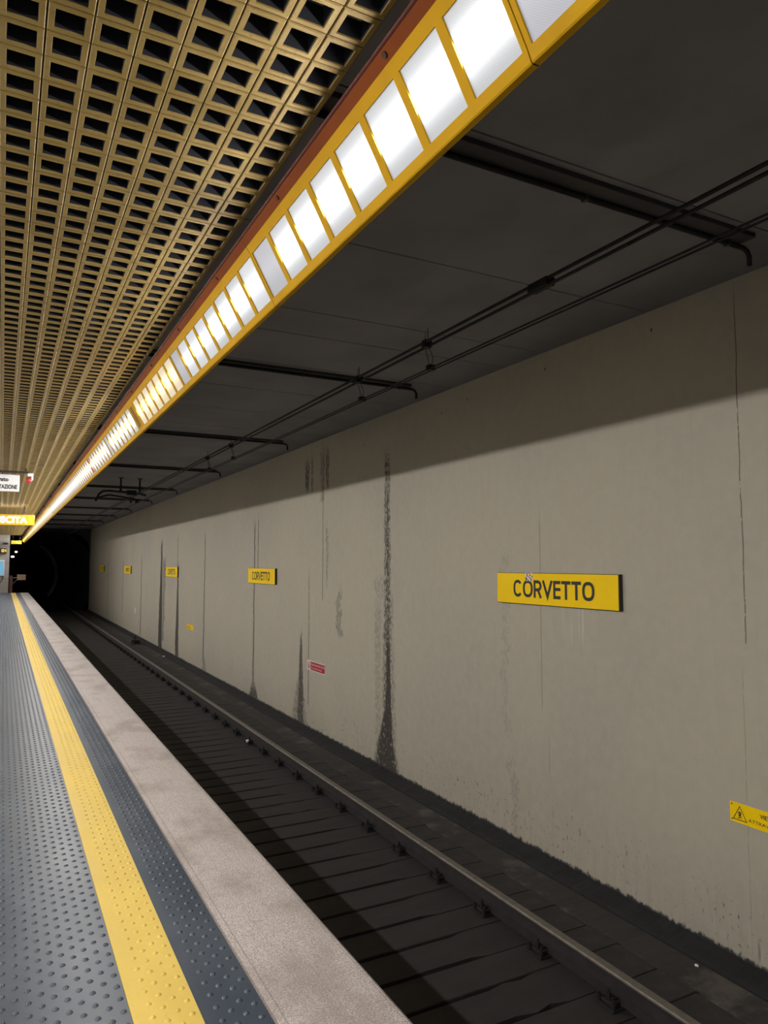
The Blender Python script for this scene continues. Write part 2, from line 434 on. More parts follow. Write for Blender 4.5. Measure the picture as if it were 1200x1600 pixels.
# track bed
mb = MB(); mb.box(1.05, WX, YB, YT+60, -1.7, -1.42)
struct(build(mb, 'floor_track', M['soot']))
mb = MB(); mb.box(4.085, 4.385, YB, YT, -1.45, -1.225, 0, .006)
struct(build(mb, 'floor_strip', M['strip']))
# left wall of the platform (beyond the frame), back and far ends
mb = MB(); mb.box(-2.0, -1.684, YB, YE, -.2, CEIL)
struct(build(mb, 'wall_left', M['leftwall']))
mb = MB(); mb.box(-2.3, WX+.4, YB-.3, YB, -1.6, CEIL+.4)
struct(build(mb, 'wall_back', M['concrete']))
mb = MB(); mb.box(-2.3, .315, YE, YE+.3, 0, CEIL)
for k in range(3): mb.box(-2.3, .318, YE-.006, YE+.01, .75+.85*k, .765+.85*k, 1)
struct(build(mb, 'wall_end', [M['endwall'], M['concrete']]))
# tunnel mouth: portal plate with a rounded right shoulder, then the bored tube
mb = MB(); arch = []
x0, x1, zs, zt = .33, 4.645, 2.35, 3.42
for i in range(17):
    t = i/16*math.pi/2; arch.append((x1-1.15*(1-math.cos(t)), zs+(zt-zs)*math.sin(t)))
outer = [(WX+.4, -1.6), (WX+.4, CEIL+.4), (-2.3, CEIL+.4), (-2.3, zt), (x0-.0, zt)]
poly = [(x1, -1.6)]+arch+[(x0, zt), (-2.3, zt), (-2.3, CEIL+.4), (WX+.4, CEIL+.4), (WX+.4, -1.6)]
mb.prism(poly, YT, YT+.4)
struct(build(mb, 'wall_far', M['tunnel']))
mb = MB(); cx, rad = 2.35, 2.75
pr = [(cx+rad*math.cos(math.radians(a)), .75+rad*math.sin(math.radians(a))) for a in range(-60, 241, 12)]
for (a, b) in zip(pr, pr[1:]):
    mb.quad((a[0], YT+.4, a[1]), (b[0], YT+.4, b[1]), (b[0]-6, YT+60, b[1]), (a[0]-6, YT+60, a[1]))
mb.poly([(p[0]-6, YT+60, p[1]) for p in pr])
struct(build(mb, 'wall_tunnel', M['soot']))

# platform: studded rubber floor with its concrete body
PITCH = .0415
def studs(x0, x1, y0, y1, r=.0122, h=.0062, z=0.0, phase=0.0):
    seg = 8; V = []; F = []
    ang = np.arange(seg)*2*np.pi/seg
    unit = np.concatenate([np.stack([r*np.cos(ang), r*np.sin(ang), np.zeros(seg)], 1),
                           np.stack([.66*r*np.cos(ang), .66*r*np.sin(ang), np.full(seg, h*.78)], 1), [[0, 0, h]]])
    fq = [(k, (k+1) % seg, seg+(k+1) % seg, seg+k) for k in range(seg)]; ft = [(seg+k, seg+(k+1) % seg, 2*seg) for k in range(seg)]
    i0 = math.ceil((x0+r*1.3)/PITCH); i1 = math.floor((x1-r*1.3)/PITCH); pts = []
    for i in range(i0, i1+1):
        ys = np.arange(y0+.03+(i % 2)*PITCH, y1-.03, 2*PITCH)
        pts.append(np.stack([np.full(len(ys), i*PITCH+.0085), ys, np.full(len(ys), z)], 1))
    P = np.concatenate(pts); n = len(P)
    V = (P[:, None, :]+unit[None]).reshape(-1, 3)
    base = np.arange(n)*(2*seg+1)
    FQ = (base[:, None, None]+np.array(fq)[None]).reshape(-1, 4); FT = (base[:, None, None]+np.array(ft)[None]).reshape(-1, 3)
    return V, FQ, FT
def studded(name, boxes, areas, mats):
    mb = MB()
    for b, mi in boxes: mb.box(*b, mi)
    me0 = mb.mesh(name+'_slab', mats)
    parts = [studs(*a) for a in areas]
    nv0 = len(me0.vertices); v0 = np.empty(nv0*3); me0.vertices.foreach_get('co', v0)
    Vs = [v0.reshape(-1, 3)]; faces_l = []; starts = []; tot = []; mi = []; n = nv0; pos = 0
    for p in me0.polygons:
        faces_l.append(np.array(p.vertices[:])); tot.append(np.array([len(p.vertices)])); mi.append(np.array([p.material_index]))
    sm = [np.zeros(len(me0.polygons), bool)]
    for V, FQ, FT in parts:
        Vs.append(V)
        faces_l.append((FQ+n).ravel()); tot.append(np.full(len(FQ), 4)); faces_l.append((FT+n).ravel()); tot.append(np.full(len(FT), 3))
        mi.append(np.zeros(len(FQ)+len(FT), int)); sm.append(np.ones(len(FQ)+len(FT), bool)); n += len(V)
    V = np.concatenate(Vs); L = np.concatenate(faces_l); T = np.concatenate(tot); st = np.concatenate([[0], np.cumsum(T)[:-1]])
    me = bpy.data.meshes.new(name); me.vertices.add(len(V)); me.vertices.foreach_set('co', V.astype(np.float32).ravel())
    me.loops.add(len(L)); me.loops.foreach_set('vertex_index', L.astype(np.int32))
    me.polygons.add(len(T)); me.polygons.foreach_set('loop_start', st.astype(np.int32)); me.polygons.foreach_set('loop_total', T.astype(np.int32))
    for x in mats: me.materials.append(x)
    me.polygons.foreach_set('material_index', np.concatenate(mi).astype(np.int32)); me.polygons.foreach_set('use_smooth', np.concatenate(sm))
    me.update(calc_edges=True); me.validate(); bpy.data.meshes.remove(me0)
    return put(name, me)
yl, yr, sx = .444, .657, .868
fl = studded('floor', [((-2.3, yl-.001, YB, YE, -.05, 0), 0), ((yr+.001, sx-.002, YB, YE, -.05, 0), 0), ((-2.3, 1.16, YB, YE+.5, -1.6, -.051), 1)],
             [(-.7, yl, 1.2, YE), (yr, sx-.004, 1.2, YE)], [M['rubber'], M['concrete']])
struct(fl)
ts = studded('tactile_strip', [((yl, yr, YB, YE, -.05, .0015), 0)], [(yl, yr, 1.2, YE, .0112, .0062, .0015)], [M['yellow_rubber']])
tag(ts, 'yellow studded rubber warning strip set into the grey platform floor', 'tactile strip')
mb = MB(); mb.prism([(sx, -.0505), (sx, .001), (1.27, .001), (EDGE, -.012), (EDGE, -.2), (1.17, -.2), (1.17, -.0505)], YB, YE)
pe = build(mb, 'platform_edge', M['stone'])
tag(pe, 'pale pinkish granite edge slab running along the platform above the track', 'platform edge')

# ------------------------------------------------------------------ ceiling grille panels
def grille_panel():
    mb = MB(); cx, cy = .1157, .1149; g = .0016
    for i in range(6):
        for j in range(18):
            x, y = i*cx+cx/2, j*cy+cy/2
            def ring(hx, hy, z):
                n = len(mb.v); mb.v.extend([(x-hx, y-hy, z), (x+hx, y-hy, z), (x+hx, y+hy, z), (x-hx, y+hy, z)]); return n
            rs = [ring(cx/2-g, cy/2-g, .014), ring(cx/2-g, cy/2-g, .003), ring(cx/2-g-.003, cy/2-g-.003, 0), ring(cx*.34, cy*.34, 0), ring(cx*.330, cy*.330, .003), ring(cx*.328, cy*.328, .0045), ring(cx*.31, cy*.31, .06)]
            for a, b in zip(rs, rs[1:]):
                dark = a == rs[-2]  # upper cell walls coloured black to paint in the shade inside the holes
                for k in range(4):
                    l = (k+1) % 4; mb.f.append((a+k, a+l, b+l, b+k)); mb.mi.append(1 if dark else 0)
    # backing web between the cells, closing the grooves
    W, L = 6*cx, 18*cy
    for i in range(7): mb.box(max(0, i*cx-.005), min(W, i*cx+.005), 0, L, .012, .016, 1)
    for j in range(19): mb.box(0, W, max(0, j*cy-.005), min(L, j*cy+.005), .012, .016, 1)
    # thin skirt round the panel
    for bx in ((.001, .004, .002, L-.002), (W-.004, W-.001, .002, L-.002)): mb.box(*bx, .002, .05, 0)
    me = mb.mesh('ceiling_grille', [M['brass'], M['black_shade']])
    b = bmesh.new(); b.from_mesh(me); b.to_mesh(me); b.free()
    return me, W, L
gm, GW, GL = grille_panel()
x8 = .588*1.47
first = None
for ci in range(3):
    for k in range(-3, 21):
        y0 = .027-GL*0+GL*k
        if y0+GL > YE: continue
        x0 = x8-GW*(ci+1)+.001
        o = put('ceiling_grille', gm, None, (x0, y0, GR))
        tag(o, ['gilded square-cell ceiling grille panel in the row beside the yellow strip lights', 'gilded square-cell ceiling grille panel in the second row from the strip lights',
                'gilded square-cell ceiling grille panel in the third row from the strip lights'][ci], 'ceiling grille', 'gilded ceiling grille panels')

# ------------------------------------------------------------------ strip lights
SL = 1.766; NP = 8; PP = SL/NP
LIP, PB, PT, BD, BT, BK = (0, 0), (-.012, .028), (-.112, .21), (-.133, .241), (-.157, .268), (.02, 0)
def lerp(a, b, t): return (a[0]+(b[0]-a[0])*t, a[1]+(b[1]-a[1])*t)
def nrm(d):  # panel inward offset (away from the viewer)
    vx, vz = PT[0]-PB[0], PT[1]-PB[1]; l = math.hypot(vx, vz); return (vz/l*d, -vx/l*d)
def frame_mesh(shorten=0.0):
    mb = MB(); e = .002; q = nrm(.007)
    P3 = lambda p, y: (p[0], y, p[1])
    # bottom lip, top band, returns at the back
    for a, b in (((.004, -.003), LIP), (LIP, PB), (PT, BD)):
        mb.quad(P3(a, e), P3(b, e), P3(b, SL-e), P3(a, SL-e))
    hb = .0165
    ys = [e]+[v for k in range(NP) for v in (k*PP+hb, (k+1)*PP-hb)]+[SL-e]
    for k in range(0, len(ys), 2):
        mb.quad(P3(PB, ys[k]), P3(PT, ys[k]), P3(PT, ys[k+1]), P3(PB, ys[k+1]))
    for k in range(NP):
        a, b = k*PP+hb, (k+1)*PP-hb
        PBq, PTq = (PB[0]+q[0], PB[1]+q[1]), (PT[0]+q[0], PT[1]+q[1])
        mb.quad(P3(PB, a), P3(PT, a), P3(PTq, a), P3(PBq, a)); mb.quad(P3(PB, b), P3(PT, b), P3(PTq, b), P3(PBq, b))
        mb.quad(P3(PB, a), P3(PB, b), P3(PBq, b), P3(PBq, a)); mb.quad(P3(PT, a), P3(PT, b), P3(PTq, b), P3(PTq, a))
    # folded edge over the lip and end returns
    mb.quad(P3((.004, -.003), e), P3((.022, -.003), e), P3((.022, -.003), SL-e), P3((.004, -.003), SL-e))
    for yy in (e, SL-e):
        mb.poly([P3(p, yy) for p in ((.004, -.003), LIP, PB, PT, BD, (-.10, .27), (.02, .06))])
    return mb.mesh('frame', M['yellow'])
def housing_mesh():
    mb = MB()
    mb.prism([(.022, -.002), (.022, .33), (-.13, .33), (-.13, .30), (.004, .285)], 0, SL, 0)
    return mb.mesh('housing', M['black_shade'])
def band_mesh():
    mb = MB(); mb.prism([BD, BT, (-.155, .275), (-.12, .275)], .001, SL-.001); return mb.mesh('top_band', M['brown'])
def trim_mesh():
    mb = MB(); mb.tube([(-.158, 0, .277), (-.158, SL, .277)], .0065, 8); return mb.mesh('trim_bead', M['maroon'])
def screw_mesh():
    mb = MB(); c = lerp(BD, BT, .55); mb.tube([(c[0]-.004, 0, c[1]-.003), (c[0]+.004, 0, c[1]+.004)], .009, 10); return mb.mesh('screw', M['bolt'])
def panel_mesh(mat):
    mb = MB(); q = nrm(.006); a, b = .0165, PP-.0165
    A, B = (PB[0]+q[0], PB[1]+q[1]), (PT[0]+q[0], PT[1]+q[1])
    mb.quad((A[0], a, A[1]), (A[0], b, A[1]), (B[0], b, B[1]), (B[0], a, B[1]), 0, [(a, 0), (b, 0), (b, 1), (a, 1)])
    me = mb.mesh('diffuser', mat); return me
fm, hm, bm_, tm, scm = frame_mesh(), housing_mesh(), band_mesh(), trim_mesh(), screw_mesh()
pm = {k: panel_mesh(M[k]) for k in ('lit', 'half', 'cool', 'cream', 'off', 'far')}
def tube_lamp(parent, watts, col, n=NP, spread=171):
    """the tube's own bright band in the middle of the covers, behind the frame bars; n = covers it runs behind, from the near end"""
    ln = n*PP-.04
    L = bpy.data.lights.new('tube_lamp', 'AREA'); L.shape = 'RECTANGLE'; L.size = ln; L.size_y = .055; L.energy = watts*n/NP; L.color = col; L.spread = math.radians(spread)
    o = bpy.data.objects.new('tube_lamp', L); C.objects.link(o); o.parent = parent
    q = nrm(.0035); c = lerp(PB, PT, .55)
    n = Vector((-nrm(1)[0], 0, -nrm(1)[1])); y = Vector((0, 1, 0)); zax = -n; xax = y; yax = zax.cross(xax)
    o.matrix_local = Matrix.Translation((c[0]+q[0], .02+ln/2, c[1]+q[1])) @ Matrix((xax, yax, zax)).transposed().to_4x4()
def strip_light(loc, kinds, label, watts, col=(1, .97, .935), rotz=0.0, sticker=False, spread=171):
    t = thing('strip_light', label, 'strip light', loc, 'yellow strip light sections'); t.rotation_euler = (0, 0, rotz)
    put('frame', fm, t); put('housing', hm, t); put('top_band', bm_, t); put('trim_bead', tm, t)
    for yy in (.44, 1.32): put('screw', scm, t, (0, yy, 0))
    for k in range(NP):
        kd = kinds[k]
        if kd == 'vent':
            mb = MB(); q = nrm(-.001); r_ = .0165
            mb.quad(*[(p[0]+q[0], y, p[1]+q[1]) for p, y in ((PB, k*PP+r_-.004), (PB, (k+1)*PP-r_+.004), (PT, (k+1)*PP-r_+.004), (PT, k*PP+r_-.004))], 0)
            vp = build(mb, 'vent_plate', M['yellow'], t); mb = MB(); q = nrm(-.003)
            for i in range(13):
                a, b = lerp(PB, PT, .06+i*.068), lerp(PB, PT, .06+i*.068+.03)
                mb.quad(*[(p[0]+q[0], y, p[1]+q[1]) for p, y in ((a, k*PP+.05), (a, (k+1)*PP-.05), (b, (k+1)*PP-.05), (b, k*PP+.05))], 0)
            build(mb, 'vent_slots', M['black_shade'], vp)
        else: put('diffuser', pm[kd], t, (0, k*PP, 0))
    if sticker:
        mb = MB(); q = nrm(-.002); k = 7
        prs = [(.02, .34, .02, .10), (.30, .52, .045, .075), (.46, .60, .02, .05), (.56, .80, .03, .10), (.74, .97, .02, .085)]
        for (t0, t1, u0, u1) in prs:
            a, b = lerp(PB, PT, 1-t0), lerp(PB, PT, 1-t1)
            mb.quad(*[(p[0]+q[0], y, p[1]+q[1]) for p, y in ((a, k*PP+u0+.03), (a, k*PP+u1+.06), (b, k*PP+u1+.05), (b, k*PP+u0+.02))])
        build(mb, 'red_sticker', M['red'], t)['label'] = 'torn red sticker on the cover'
    if watts: tube_lamp(t, watts, col, NP-1 if kinds[-1] in ('half', 'vent') else NP, spread)
    return t
LX, LZ = 1.034, 2.70; Y0 = 1.226
for k in range(-4, 26):
    y = Y0+SL*(k-1)
    n = k+1
    kinds = ['lit']*NP; lab = 'white-lit yellow framed strip light section, %s along the run from the dull one overhead' % ORD(max(1, n-1)); W = LAMP_W; col = (1, .97, .935); ve = st = False
    if k == 0: kinds = ['off']*NP; lab = 'dull unlit strip light section at the top, beside the brightest one'; W = 0
    elif k < 0: lab = 'yellow framed strip light section behind the viewer'
    elif k == 1: kinds = ['lit']*7+['half']; lab = 'brightest strip light section with seven glowing panes and one dull grey pane'
    elif k == 2: kinds = ['cool', 'lit', 'lit', 'lit', 'cool', 'cool', 'cool', 'half']; lab = 'second bright strip light section, grimy panes ending in a cracked dull one'; W *= .9
    elif k == 3: kinds = ['cream']*7+['vent']; lab = 'warm cream-lit strip light section ending in a slotted vent'; W *= .7; col = (1, .84, .58)
    elif k == 4: kinds = ['lit']*7+['half']; lab = 'white-lit strip light section just past the cream-lit one'
    elif k == 5: st = True; lab = 'white-lit strip light section with a torn red sticker'
    elif k == 17: kinds = ['lit']*6+['cream']*2
    if k > 10: kinds = ['far' if q == 'lit' else q for q in kinds]
    strip_light((LX, y, LZ), kinds, lab, W, col, 0.0, st)
for k in range(-3, 20):   # matching run on the other side of the platform
    y = Y0+SL*(k-1)
    strip_light((-1.66, y+SL, 2.53), ['lit']*NP, 'yellow framed strip light section in the run along the opposite platform wall', LAMP_W*.80, (1, .97, .935), math.pi, False, 142)

# ------------------------------------------------------------------ track
def rail(x, label):
    t = thing('rail', label, 'rail', (x, 0, TRK+.018), 'running rails')
    mb = MB(); prof = [(-.066, 0), (.066, 0), (.066, .012), (.012, .028), (.009, .095), (.034, .108), (.035, .125), (-.035, .125), (-.034, .108), (-.009, .095), (-.012, .028), (-.066, .012)]
    mb.prism(prof, YB, YT+25); build(mb, 'rail_web', M['rail'], t)
    mb = MB(); mb.prism([(-.035, .1252), (.035, .1252), (.035, .135), (.028, .143), (-.028, .143), (-.035, .135)], YB, YT+25)
    build(mb, 'rail_head', M['rail_head'], t)['label'] = 'worn shiny running surface'
    return t
RX = 3.557
rail(RX, 'long steel rail running beside the grey wall')
rail(RX-1.505, 'steel rail in the shade under the platform edge')
def sleeper_proto():
    t = thing('sleeper', 'dark wooden cross sleeper under the rails between flush infill slabs', 'sleeper', (0, 0, 0), 'track sleepers')
    mb = MB(); mb.box(1.45, 4.07, -.15, .15, -1.44, TRK, 0, .008); build(mb, 'tie', M['sleeper'], t)
    for s, x in ((1, RX), (-1, RX-1.505)):
        mb = MB(); mb.box(x-.155, x+.155, -.08, .08, TRK, TRK+.0175, 0, .004); bp = build(mb, 'base_plate', M['iron'], t)
        for side in (-1, 1):
            mb = MB(); xx = x+side*.10
            mb.box(xx-.035, xx+.035, -.055, .055, TRK+.018, TRK+.042, 0, .006)
            mb.box(xx-.02-side*.012, xx+.02-side*.012, -.03, .03, TRK+.04, TRK+.058, 0, .005); build(mb, 'clip', M['iron'], bp)
            mb = MB(); mb.tube([(xx+side*.01, 0, TRK+.04), (xx+side*.01, 0, TRK+.085)], .016, 6); mb.tube([(xx+side*.01, 0, TRK+.085), (xx+side*.01, 0, TRK+.105)], .009, 8); build(mb, 'bolt', M['iron'], bp)
            if s == 1 and side == -1:
                for yy in (-.062, .062):
                    mb = MB(); mb.tube([(xx+side*.035, yy, TRK+.017), (xx+side*.035, yy, TRK+.056)], .019, 6); mb.tube([(xx+side*.035, yy, TRK+.056), (xx+side*.035, yy, TRK+.068)], .011, 6); build(mb, 'spike', M['iron'], bp)
    return t
sp = sleeper_proto(); SPC = .675
def infill_mesh(seed):
    rr = random.Random(seed); mb = MB(); h = (SPC-.30)/2; xs = [1.45+.13*i for i in range(21)]
    g = []
    for x in xs:
        wide = .040 if x < 3.1+rr.uniform(-.5, .2) else .007
        g.append((wide+rr.uniform(0, .006), .004+wide*.8+rr.uniform(0, .006)))
    for i in range(20):
        a, b = g[i], g[i+1]
        z = -1.213
        t0 = [(xs[i], -h+a[0], z), (xs[i+1], -h+b[0], z), (xs[i+1], h-b[1], z), (xs[i], h-a[1], z)]
        mb.quad(*t0)
        for p, q in ((t0[0], t0[1]), (t0[2], t0[3])): mb.quad(p, q, (q[0], q[1], -1.43), (p[0], p[1], -1.43))
    p, q = (xs[-1], -h+g[-1][0], -1.213), (xs[-1], h-g[-1][1], -1.213); mb.quad(p, q, (q[0], q[1], -1.43), (p[0], p[1], -1.43))
    return mb.mesh('infill_slab', M['infill'])
infs = [infill_mesh(s) for s in range(6)]
n0 = int((YB+.5-4.165)/SPC); k = 0
for i in range(n0, int((YT-.3-4.165)/SPC)+1):
    y = 4.165+SPC*i
    if k == 0: sp.location = (0, y, 0)
    else: dup(sp, (0, y, 0))
    k += 1
    o = put('infill_slab', infs[i % 6], None, (0, y+SPC/2, 0))
    tag(o, 'sooty infill slab lying flush between two track sleepers', 'infill slab', 'track infill slabs')
# small loose things on the track
def lump(name, loc, r, mat, label, cat, sc=(1, 1, .7), seed=1):
    b = bmesh.new(); bmesh.ops.create_icosphere(b, subdivisions=2, radius=r); rr = random.Random(seed)
    for v in b.verts: v.co = Vector((v.co.x*sc[0], v.co.y*sc[1], v.co.z*sc[2]))*rr.uniform(.8, 1.15)
    mb = MB(); mb.addbm(b); o = build(mb, name, mat, None, loc, True); return tag(o, label, cat)
lump('paper_scrap', (3.40, 10.86, TRK+.055), .028, M['chip'], 'small round white scrap beside a rail bolt', 'litter', (1, 1, 1), 4)
lump('foam_scrap', (4.33, 3.55, -1.225+.008), .012, M['chip'], 'tiny white crumb on the dusty strip by the wall', 'litter', (1, 1.3, .7), 5)
lump('plastic_scrap', (4.36, 22.3, -1.225+.012), .035, M['chip'], 'pale flat scrap on the strip under the warning notice', 'litter', (1, 2.2, .35), 6)
t = thing('track_device', 'small dark trackside box with a bent pipe beside the rail', 'track device', (4.2, 26.4, -1.225))
mb = MB(); mb.box(-.11, .11, -.22, .22, 0, .14, 0, .02); build(mb, 'box_body', M['iron'], t)
mb = MB(); mb.tube([(-.08, -.2, .1), (-.16, -.36, .16), (-.22, -.42, .08), (-.2, -.6, .02)], .03, 8); mb.tube([(0, .1, .13), (-.02, .12, .24)], .035, 8); build(mb, 'pipe', M['iron'], t)

# ------------------------------------------------------------------ overhead wires, hangers, conduits
def wire(name, x, z, r, label, y0=YB, y1=YT+20, sag=0.0):
    mb = MB(); mb.tube([(x, y0+(y1-y0)*i/40, z+sag*math.sin(i*.9)) for i in range(41)], r, 8)
    return tag(build(mb, name, M['wire'], None, (0, 0, 0), True), label, 'overhead wire', 'overhead wires')
MX, MZ, CX, CZ = 2.83, 1.55+1.688, 2.865, 1.55+1.495
wire('messenger_wire', MX-.017, MZ+.012, .011, 'thick upper overhead wire, platform side of its pair')
wire('messenger_wire', MX+.017, MZ-.012, .011, 'thick upper overhead wire, wall side of its pair')
wire('contact_wire', CX-.02, CZ, .0065, 'thin lower contact wire, platform side of its pair')
wire('contact_wire', CX+.02, CZ, .0065, 'thin lower contact wire, wall side of its pair')
def dropper(y, i):
    t = thing('dropper', 'looped hanger joining the overhead wires, %s from the viewer' % ORD(i), 'wire hanger', (0, y, 0), 'wire hangers')
    mb = MB()
    for s in (-1, 1):
        mb.tube([(MX+s*.008, s*.03, MZ+.11), (MX+s*.008, s*.035, MZ-.02), (CX, s*.035, CZ+.08), (CX, s*.02, CZ+.045), (CX, 0, CZ+.03)], .0028, 6)
    build(mb, 'loop', M['wire'], t)
    mb = MB(); mb.box(CX-.03, CX+.03, -.025, .025, CZ-.008, CZ+.034, 0, .004); build(mb, 'clamp', M['wire'], t)
    mb = MB(); mb.box(MX-.032, MX+.032, -.03, .03, MZ-.03, MZ+.03, 0, .006); build(mb, 'saddle', M['wire'], t)
for i, y in enumerate((4.63, 5.83, 10.0, 11.34)): dropper(y, i+1)
mb = MB(); mb.box(MX-.035, MX+.035, -.09, .09, MZ-.028, MZ+.024, 0, .008); mb.tube([(MX-.01, -.7, MZ-.028), (MX-.01, .25, MZ-.026)], .009, 8)
tag(build(mb, 'splice_clamp', M['wire'], None, (0, 3.3, 0)), 'dark splice clamp on the thick overhead wires near the viewer', 'wire clamp')
def conduit(y, i, wide):
    t = thing('conduit', 'dark conduit across the track ceiling with a bent end, %s from the viewer' % ORD(i), 'conduit', (0, y, CEIL), 'ceiling conduits')
    wd = .062 if wide else .035
    mb = MB(); mb.box(1.12, 4.12, -wd, wd, -.032, 0, 0, .004); build(mb, 'channel', M['tray'], t)
    mb = MB(); mb.tube([(1.12, wd-.008, -.045), (4.16, wd-.008, -.045), (4.20, wd-.008, -.06), (4.215, wd-.008, -.09), (4.215, wd-.008, -.15)], .016, 8); build(mb, 'pipe', M['wire'], t, (0, 0, 0), True)
    mb = MB()
    for x in (1.6, 2.8, 4.0):
        mb = MB(); mb.box(x-.012, x+.012, wd-.028, wd+.014, -.064, -.02, 0, .003); build(mb, 'strap', M['tray'], t)
for i, y in enumerate((2.83, 7.11, 11.42, 15.7, 20.2, 24.0, 28.2, 32.4, 36.6, 40.8)): conduit(y, i+1, i == 0)
# cantilever bracket carrying the wires
t = thing('wire_bracket', 'black cantilever bracket holding the overhead wires under the track ceiling', 'wire bracket', (0, 18.2, 0))
mb = MB()
for x in (2.46, 2.90): mb.tube([(x, 0, CEIL), (x, 0, 3.42)], .02, 8); mb.box(x-.05, x+.05, -.05, .05, CEIL-.014, CEIL, 0, .003)
build(mb, 'hanger_rod', M['iron'], t)
mb = MB()
for x in (2.46, 2.90): mb.tube([(x, 0, 3.43-.02*k) for k in range(9)], [.035 if k % 2 else .022 for k in range(9)], 10)
build(mb, 'insulator', M['iron'], t)
mb = MB(); mb.tube([(3.05, 0, 3.22), (2.9, 0, 3.26), (2.2, 0, 3.30), (2.06, 0, 3.285), (1.98, 0, 3.22), (1.92, 0, 3.10), (1.90, 0, 3.04)], .027, 10); mb.tube([(1.93, 0, 3.12), (2.2, 0, 3.2), (2.75, 0, 3.13), (2.85, 0, 3.10)], .022, 8)
build(mb, 'arm', M['iron'], t, (0, 0, 0), True)
mb = MB(); mb.box(2.60, 2.82, -.05, .05, 3.215, 3.33, 0, .01); mb.box(2.80, 2.89, -.04, .04, 3.03, 3.12, 0, .008); mb.tube([(2.70, 0, 3.16), (2.70, 0, 3.02)], .02, 8)
build(mb, 'wire_clamp', M['iron'], t)

# ------------------------------------------------------------------ station signs on the wall
def letters_corvetto(h, width):
    t = .030; H = h-t; paths = []; x = 0
    wd = {'C': .135, 'O': .150, 'R': .118, 'V': .138, 'E': .098, 'T': .122}; gap = .013
    def oval(cx, rx, a0, a1, n=26):
        P = []
        for i in range(n+1):
            a = math.radians(a0+(a1-a0)*i/n); c, s_ = math.cos(a), math.sin(a); e = .82
            P.append((cx+rx*math.copysign(abs(c)**e, c), h/2+H/2*math.copysign(abs(s_)**e, s_)))
        return P
    for ch in 'CORVETTO':
        w_ = wd[ch]; a, b = x+t/2, x+w_-t/2
        if ch == 'O': paths.append((oval((a+b)/2, (b-a)/2, 0, 360)[:-1], True))
        elif ch == 'C': paths.append((oval((a+b)/2, (b-a)/2, 38, 322), False))
        elif ch == 'E':
            paths += [([(a, 0), (a, h)], False)]+[([(a-t/2, z), (b+t/2, z)], False) for z in (t/2, h/2+.006, h-t/2)]
        elif ch == 'T': paths += [([((a+b)/2, 0), ((a+b)/2, h)], False), ([(a-t/2, h-t/2), (b+t/2, h-t/2)], False)]
        elif ch == 'V': paths.append(([(a-.008, h), ((a+b)/2, t*.55), (b+.008, h)], False)) 
        elif ch == 'R':
            zt_, zm = h-t/2, h*.46; r = (zt_-zm)/2
            arc = [(b-r+r*math.cos(q), zm+r+r*math.sin(q)) for q in [math.pi/2-math.pi*i/10 for i in range(11)]]
            paths += [([(a, 0), (a, h)], False), ([(a, zt_)]+arc+[(a, zm)], False), ([((a+b)/2+.005, zm), (b+.004, 0)], False)]
        x += w_+gap
    mb = stroke_mesh(paths, t); s = width/(x-gap)
    mb.v = [(v[0]*s, v[1], v[2]) for v in mb.v]
    return mb.mesh('lettering', M['ink'])
lm = letters_corvetto(.171, 1.135)
def station_sign(yc, label, first=None):
    t = thing('station_sign', label, 'station sign', (WX, yc, 1.15), 'station name signs')
    mb = MB(); mb.box(-.042, 0, -.845, .845, 0, .31, 0, .003); build(mb, 'sign_box', M['black'], t)
    mb = MB(); mb.box(-.046, -.041, -.838, .842, .004, .306, 0, .0015); build(mb, 'face_plate', M['sign_yellow'], t)
    on_wall('lettering', lm, t, (-.0468, .572, .069))
    return t
s1 = station_sign(5.289, 'yellow CORVETTO name sign with a torn sticker on its top edge')
mb = MB(); rr = random.Random(2); cols = []
for i in range(7):
    for j in range(6):
        if (j == 5 and i in (2, 3, 4)) or (j == 4 and i == 3) or (i == 0 and j == 0): continue
        a, b = i*.0155, j*.0135; mb.quad((a, b, 0), (a+.0155, b, 0), (a+.0155, b+.0135, 0), (a, b+.0135, 0), rr.choice((0, 0, 1, 1, 2, 3, 4)))
M['st_pink'] = simple('sticker_pink', srgb(226, 170, 190), .6, 0, .05, 9); M['st_grey'] = simple('sticker_grey', srgb(150, 140, 140), .6, 0, .1, 9); M['st_pale'] = simple('sticker_pale', srgb(224, 214, 200), .6, 0, .05, 9)
on_wall('torn_sticker', mb.mesh('torn_sticker', [M['white'], M['st_pale'], M['st_pink'], M['st_grey'], M['black']]), s1, (-.0476, 5.668-5.289, .228))['label'] = 'torn pink and white sticker'
for i, y in enumerate((13.97, 22.65, 31.5, 40.25)):
    station_sign(y, ['yellow CORVETTO name sign, clean, second along the wall', 'yellow CORVETTO name sign next to the black vertical stain', 'small far yellow CORVETTO name sign, fourth along the wall', 'faintest yellow CORVETTO name sign close to the tunnel mouth'][i])

